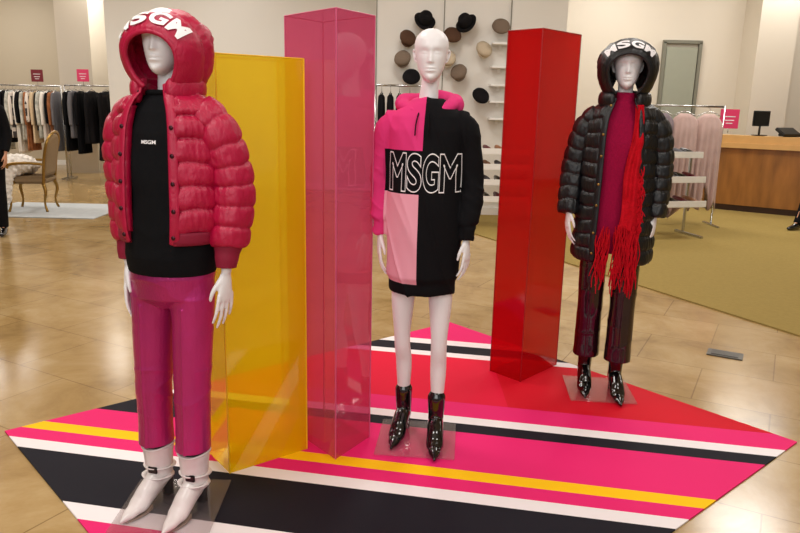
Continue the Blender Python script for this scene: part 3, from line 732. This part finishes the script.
# ================================================================ FURNITURE / FITTINGS
def rack(x0,x1,y,h,label):
    r=empty('clothes_rack',((x0+x1)/2,y,0)); w=(x1-x0)/2
    g=G().cyl((-w,0,h),(w,0,h),.014,n=12); g.obj('rail',steel,r)
    for sx in (-w,w):
        g=G().cyl((sx,0,.03),(sx,0,h+.01),.014,n=12); g.obj('post',steel,r)
        g=G().box((sx,0,.02),(.04,.50,.03),.006); g.obj('foot',steel,r,False)
    tag(r,label,'clothes rack'); return r
def garment(x,y,h,ln,wd,mat,label,kind='coat',rz=0,group=None,sleeves=True,th=.045,ragged=0):
    e=empty(kind,(x,y,h),rz); g=G()
    top=-.10; R=[]; n=64
    for k in range(22):
        t=k/21
        hw=wd*.5*(.35+.65*min(1,t*9)**.6)*(1+.12*t); ht=th*(.5+.5*min(1,t*6))*(1+.4*t); ring=[]
        for j in range(n):
            an=2*math.pi*j/n; sx,cy_=math.sin(an),math.cos(an)
            fd=1+.55*t*math.sin(cy_*16+x*9+(1 if sx>0 else 2))
            z=top-ln*t+ragged*t*noise.noise(V((cy_*2+x*5,0,0)))
            ring.append(V((ht*fd*sx,-hw*cy_,z)))
        R.append(ring)
    g.loft(R)
    if sleeves:
        for s in (-1,1): g.tube([(0,s*wd*.42,top-.06),(0,s*wd*.52,top-.25),(0,s*wd*.53,top-.25-min(.38,ln*.55))],[(min(.04,th*1.3),.045),(min(.045,th*1.4),.05),(min(.035,th),.04)],12)
    g.obj('fabric',mat,e)
    hg=G().tube([(0,-wd*.4,top-.03),(0,0,top+.03),(0,wd*.4,top-.03)],[.006]*3,8,res=4); hg.tube([(0,0,top+.03),(0,0,top+.07),(0,.02,-.02),(0,.0,.015),(0,-.02,-.005)],[.003]*5,6,res=4); hg.obj('hanger',steel,e)
    tag(e,label,'clothing',group); return e
rack(-8.10,-6.72,14.1,1.80,'steel garment rack full of black and patterned coats')
rack(-6.60,-5.62,14.0,1.82,'steel garment rack with long black coats')
gm={'black':black_knit,'pat':plaid('black_white_plaid',(60,54,54),(210,200,190),(235,225,215)),'beige':M('beige_wool',(214,190,156),.9,var=.15,nscale=30),
 'white':M('ivory_wool',(240,234,224),.9,var=.1),'brown':M('brown_print',(150,96,62),.9,var=.8,nscale=10),'grey':M('grey_wool',(110,108,112),.9,var=.2,nscale=30),
 'leo':M('snow_print',(200,190,180),.9,var=.95,nscale=12),'fur':M('black_fur',(24,22,24),.95,var=.6,nscale=60,bump=1,bscale=80)}
nm={'black':'black wool coat','pat':'black and white plaid coat','leo':'mottled grey print jacket','white':'ivory knit jacket','brown':'brown printed coat','grey':'grey wool coat','beige':'beige wool coat'}
seq=['black','white','leo','black','black','leo','pat','white','black','leo','brown','pat','beige','black','leo','white','black','brown','grey']
for i,k in enumerate(seq):
    garment(-8.0+i*.067,14.1,1.80,(.62,.95,1.15,.58,1.0,.75,.9,1.2)[i%8],(.46,.40,.5)[i%3],gm[k],nm[k]+' hanging on a steel garment rack','coat',random.uniform(-.06,.06),'coats on the patterned garment rack',th=.027)
for i,(k,ln,wd,th) in enumerate([('black',1.15,.5,.03),('grey',.9,.5,.035),('black',1.2,.5,.035),('fur',1.0,.56,.075),('fur',1.32,.60,.085)]):
    garment([-6.50,-6.40,-6.28,-6.07,-5.79][i],14.0,1.82,ln,wd,gm[k],{'black':'long black coat','grey':'long grey wool coat','fur':'bulky black shaggy fur coat'}[k]+' hanging on a steel garment rack','coat',0,'long coats on the second rack',th=th)
def sign(x,y,z,mat,label,s=.23):
    e=empty('rack_sign',(x,y,z)); G().box((0,0,0),(s,.015,s),.003).obj('panel',mat,e,False)
    g=G()
    for dz,w in ((.03,.6),(-.02,.5),(-.06,.35)): g.box((0,-.009,dz),(s*w,.003,.012))
    g.obj('printed_lines',white_print,e,False)
    G().cyl((0,0,-s/2-.06),(0,0,-s/2),.006,n=8).obj('stem',steel,e); tag(e,label,'sign')
sign(-7.16,14.1,1.99,M('sign_dark',(120,30,44),.5),'small dark red sign on top of a garment rack')
sign(-6.22,14.0,2.01,sign_pink,'small pink sign on top of a garment rack')
ac=empty('armchair',(-5.26,9.95,.014),math.radians(-80))
G().box((0,0,.44),(.54,.52,.10),.03).obj('seat',chair_fabric,ac,False)
R=[]
for k in range(14):
    t=k/13; z=.50+.56*t; w=.24*(1+.05*math.sin(t*math.pi)) if t<.8 else .24*math.sqrt(max(.05,1-((t-.8)/.22)**2)); y=.24+.10*t
    R.append([V((w*math.copysign(abs(math.cos(a))**.6,math.cos(a)),y+.03*math.sin(a),z)) for a in [2*math.pi*j/24 for j in range(24)]])
G().loft(R).obj('backrest',chair_fabric,ac)
g=G().tube([(-.26,.23,.40),(-.28,.27,.75),(-.25,.33,1.0),(0,.36,1.10),(.25,.33,1.0),(.28,.27,.75),(.26,.23,.40)],[.02]*7,10); g.obj('back_frame',brass,ac)
for sx in (-1,1):
    G().tube([(sx*.28,.26,.66),(sx*.31,.05,.68),(sx*.31,-.18,.66),(sx*.29,-.20,.58),(sx*.27,-.15,.40)],[.018,.02,.022,.018,.018],10).obj('armrest',brass,ac)
    for sy in (-1,1):
        G().tube([(sx*.24,sy*.22,.40),(sx*.27,sy*.25,.28),(sx*.24,sy*.22,.12),(sx*.26,sy*.25,.0)],[.026,.022,.014,.018],10,dome=False).obj('leg',brass,ac)
tag(ac,'antique gilded wood armchair with taupe upholstery on a pale rug','armchair')
g=G()
g.tube([(-5.46,9.70,.60),(-5.40,9.86,.66),(-5.38,10.0,.64),(-5.42,10.15,.58)],[(.16,.10),(.22,.14),(.20,.12),(.12,.07)],18,side=(1,0,0)); g.tube([(-5.46,9.72,.66),(-5.56,9.60,.48),(-5.56,9.58,.16)],[(.18,.08),(.22,.09),(.18,.06)],14,side=(1,.2,0))
fur=fuse(g,'fur_throw',cream_fur,None,.012,2,lambda p:.03*noise.noise(p*24)); tag(fur,'cream white shaggy garment draped over the gilded armchair','throw')
g=G().box((-5.0,9.95,.007),(1.75,1.35,.012),.004,None); lr=g.obj('small_rug',grey_rug,None,False); tag(lr,'pale grey-white rug under the gilded armchair','rug')

felt_b=M('black_felt',(22,20,22),.9,var=.3,nscale=40); felt_g=M('taupe_tweed',(122,106,92),.9,var=.4,nscale=90); felt_br=M('brown_felt',(84,60,46),.9,var=.2,nscale=40); felt_cr=M('cream_tweed',(196,180,156),.9,var=.3,nscale=90)
def hat(kind,x,z,mat,label,roll=0,tilt=48):
    e=empty(kind,(x,10.36,z)); e.rotation_euler=(math.radians(tilt),roll,roll*.8)
    R=[];n=28; S=.95
    if kind=='brimmed_hat':
        prof=[(.10,0),(.102,.04),(.096,.09),(.082,.115),(.05,.118),(.02,.108),(.004,.106)]
    elif kind=='beret': prof=[(.075,0),(.11,.015),(.135,.04),(.125,.065),(.08,.085),(.03,.09),(.004,.092)]
    else: prof=[(.095,0),(.118,.02),(.128,.045),(.115,.075),(.07,.095),(.03,.10),(.004,.10)]
    for r,h in prof: R.append([V((S*r*math.cos(2*math.pi*j/n),S*r*1.12*math.sin(2*math.pi*j/n),S*h*1.15)) for j in range(n)])
    G().loft(R).obj('crown',mat,e)
    if kind=='brimmed_hat':
        R=[[V((S*r*math.cos(2*math.pi*j/n),S*r*1.1*math.sin(2*math.pi*j/n),h+.014*math.cos(4*math.pi*j/n)*(r>.13))) for j in range(n)] for r,h in ((.098,.004),(.13,.0),(.162,.01),(.163,.014),(.13,.006),(.098,.012))]
        G().loft(R,cap=False).obj('brim',mat,e)
        R=[[V((S*r*math.cos(2*math.pi*j/n),S*r*1.12*math.sin(2*math.pi*j/n),h)) for j in range(n)] for r,h in ((.103,.008),(.106,.012),(.106,.032),(.103,.036))]
        G().loft(R,cap=False).obj('hat_band',black_rib,e)
    elif kind=='flat_cap':
        R=[]
        for k in range(6):
            t=k/5; R.append([V(((.085-.02*t*t)*math.sin(a),-.08-.06*t*math.cos(a),.012-.012*t+q)) for a,q in [(-1.3+2.6*j/14,0) for j in range(15)]+[(1.3-2.6*j/14,.006) for j in range(15)]])
        G().loft(R).obj('visor',mat,e)
    Rw=e.rotation_euler.to_matrix().inverted()
    G().cyl((0,0,.02),V((0,0,.02))+Rw@V((0,.13,0)),.007,n=8).obj('wall_peg',steel,e)
    tag(e,label,'hat','hats on the display wall')
for kind,x,z,mt,lb,r in [('brimmed_hat',.265,2.74,felt_b,'black felt brimmed hat on the white wall',.2),('flat_cap',.02,2.48,felt_br,'brown felt cap on the white wall',.3),('flat_cap',-.02,2.20,felt_g,'taupe tweed cap on the white wall',-.2),
  ('beret',.66,2.53,felt_br,'brown felt beret on the white wall',.1),('brimmed_hat',.86,2.72,felt_b,'black wide-brim hat on the white wall',-.4),('flat_cap',1.10,2.35,felt_cr,'cream tweed newsboy cap on the white wall',.3),
  ('beret',1.34,2.66,felt_g,'taupe beret on the white wall',0),('flat_cap',.79,2.03,felt_g,'taupe tweed cap hung below the others',-.3),('beret',1.09,1.71,felt_b,'black beret on the white wall',.2),('flat_cap',.60,2.22,felt_cr,'cream tweed cap on the white wall',.1),
  ('beret',.10,1.95,felt_b,'black felt beret low on the white wall',.0)]:
    hat(kind,x,z,mt,lb,r)
for z in (2.46,2.14,1.89,1.66,1.42):
    e=empty('wall_ledge',(1.36,10.37,z)); G().box((0,0,0),(.26,.24,.03),.004).obj('shelf_board',white_lacq,e,False); G().box((0,.10,-.04),(.04,.03,.06),.004).obj('bracket',white_lacq,e,False)
    tag(e,'small white lacquered ledge on the white wall','wall shelf','white wall ledges')
def shoe_proto():
    g=G(); g.tube([(0,.10,.05),(0,.05,.045),(0,-.02,.035),(0,-.08,.022),(0,-.13,.014)],[(.026,.028),(.03,.03),(.034,.026),(.034,.018),(.012,.010)],14,side=(1,0,0))
    for v in g.v: v.z=max(0,v.z)
    g.cyl((0,.11,.0),(0,.105,.04),.012,.02,n=10); return g
sm=[patent,M('burgundy_leather',(90,14,30),.3),M('tan_leather',(140,92,60),.4),M('grey_suede',(100,98,102),.8)]
def tiered(x,y,w,dp,zs,label,n,grp,rz=0):
    e=empty('tiered_shelf',(x,y,.012),rz)
    for z,off in zs:
        G().box((0,off,z),(w,dp,.035),.004).obj('shelf',white_lacq,e,False)
        G().box((0,off-dp/2+.01,z+.035),(w,.015,.055),.003).obj('shelf_lip',white_lacq,e,False)
    for sx in (-1,1):
        G().box((sx*(w/2-.02),.12,zs[0][0]/2),(.03,.03,zs[0][0]),.003).obj('upright',steel,e,False)
        G().box((sx*(w/2-.02),0,.015),(.04,dp+.15,.03),.003).obj('foot',steel,e,False)
    tag(e,label,'display shelf')
    k=0
    for z,off in zs:
        for i in range(n):
            s=shoe_proto().obj('shoe',sm[k%4],None); k+=1
            p=Matrix.Rotation(rz,3,'Z')@V((-w/2+.08+(w-.16)*i/(n-1),off+.02,z+.019)); s.location=V((x,y,.012))+p; s.rotation_euler=(0,0,rz+.3)
            tag(s,('black patent','burgundy leather','tan leather','grey suede')[(k-1)%4]+' low-heeled shoe on a white tiered shelf','shoe',grp)
tiered(3.42,8.95,.74,.40,[(1.02,.10),(.72,.0),(.42,-.06)],'white tiered shoe display with steel uprights',5,'shoes on the tiered display',.25)
tiered(1.30,9.45,.80,.34,[(.98,.08),(.78,.04),(.58,.0),(.36,-.03)],'white tiered shoe display before the white wall',5,'shoes before the hat wall',0)
rack(3.40,4.42,9.9,1.66,'steel garment rack with pale shawls and coats')
sh_m=M('pale_pink_wool',(196,168,162),.95,var=.22,nscale=6,bump=.6,bscale=90); sh_g=M('lilac_grey_wool',(136,124,130),.95,var=.25,nscale=6,bump=.6,bscale=90)
for x,k,l,wd in [(3.58,'g',.98,.30),(3.88,'p',1.22,.36),(4.22,'p',1.28,.38)]:
    garment(x,9.9,1.66,l,wd,{'g':sh_g,'p':sh_m}[k],{'g':'lilac grey wool shawl coat','p':'pale pink draped wool shawl'}[k]+' on a steel rack','shawl',1.35,'shawls on the steel rack',th=.07,sleeves=False,ragged=.5)
rack(-.38,.30,9.7,1.84,'steel garment rack before the white hat wall')
for i,k in enumerate(['black','black','black']): garment(-.30+i*.12,9.7,1.84,.85,.46,gm[k],'black knit top on a steel rack','coat',0,'dark tops before the hat wall',th=.035)
garment(.08,9.7,1.84,.85,.46,M('magenta_cloth',(190,30,90),.8),'magenta top on a steel rack','coat',0,'dark tops before the hat wall',th=.035)
sign(4.50,9.9,1.50,sign_pink,'pink sign beside the shawl rack',.26)
ct=empty('reception_counter',(0,0,.012)); arc=[]
for k in range(25):
    t=k/24; arc.append(V((5.05+3.9*t,11.75-1.5*math.sin(t*math.pi*.62),0)))
def band(o0,o1,z0,z1,name,mat):
    R=[]
    for i,p in enumerate(arc):
        tg=(arc[min(i+1,24)]-arc[max(i-1,0)]).normalized(); nn=V((tg.y,-tg.x,0))
        a=p+nn*o0; b=p-nn*o1
        R.append([V((a.x,a.y,z0)),V((a.x,a.y,z1)),V((b.x,b.y,z1)),V((b.x,b.y,z0))])
    return G().loft(R).obj(name,mat,ct,False)
band(.0,.55,.10,1.02,'front_panel',wood); band(-.05,.50,0,.10,'plinth',wood_dark); band(.06,.62,1.02,1.10,'shelf_band',wood_pale); band(.02,.35,1.10,1.22,'raised_ledge',wood_pale)
tag(ct,'curved brown wood reception counter with pale top','counter')
mo=empty('monitor',(5.72,11.46,1.234),.3)
G().box((0,0,.27),(.32,.03,.24),.006).obj('display_housing',dark_plastic,mo,False); G().box((0,-.017,.27),(.29,.004,.20),.001).obj('screen',screen_m,mo,False)
G().cyl((0,.01,.0),(0,.01,.2),.016,n=10).obj('stand',dark_plastic,mo); G().box((0,0,.008),(.2,.14,.014),.004).obj('base',dark_plastic,mo,False)
tag(mo,'small black monitor on the reception counter','monitor')
te=empty('card_terminal',(6.06,11.24,1.234),.3); G().box((0,0,.07),(.34,.22,.05),.01,Matrix.Rotation(.5,3,'X')).obj('housing',dark_plastic,te,False); G().box((0,.05,.03),(.2,.1,.05),.01).obj('base',dark_plastic,te,False)
tag(te,'black payment terminal on the reception counter','card terminal')

# ================================================================ LIGHT + CAMERA
def area(name,loc,size,power,col=(1,.966,.92),rot=(0,0,0),sy=None):
    l=bpy.data.lights.new(name,'AREA'); l.energy=power; l.color=col; l.size=size
    if sy: l.shape='RECTANGLE'; l.size_y=sy
    o=bpy.data.objects.new(name,l); COL.objects.link(o); o.location=loc; o.rotation_euler=rot; return o
for x,y,pw in [(-1.6,1.2,56),(1.8,1.4,50),(-1.5,4.6,52),(2.2,5.2,50),(.2,7.6,64),(-5,6,62),(-8,11,122),(-3.4,10.6,82),(5,9,92),(6.5,12,52),(3.6,11.6,64),(9,7,62),(-9,15,76),(-6,15.2,58)]:
    area('ceiling_panel_light',(x,y,4.25),1.1,pw)
area('storefront_light',(-1,-2.2,2.9),4,92,(1,.99,.97),(math.radians(66),0,0),2.2)
w=bpy.data.worlds.new('w'); scene.world=w; w.use_nodes=True
w.node_tree.nodes['Background'].inputs[0].default_value=(1,.98,.95,1); w.node_tree.nodes['Background'].inputs[1].default_value=.36
cam=bpy.data.cameras.new('camera'); cam.sensor_width=36; cam.lens=31.5; cam.clip_start=.05
co=bpy.data.objects.new('camera',cam); COL.objects.link(co)
p=math.atan(161/700)
co.matrix_world=Matrix.Translation((0,0,1.58))@(Matrix.Rotation(math.radians(90)-p,4,'X')@Matrix.Rotation(math.radians(1.3),4,'Z'))
scene.camera=co
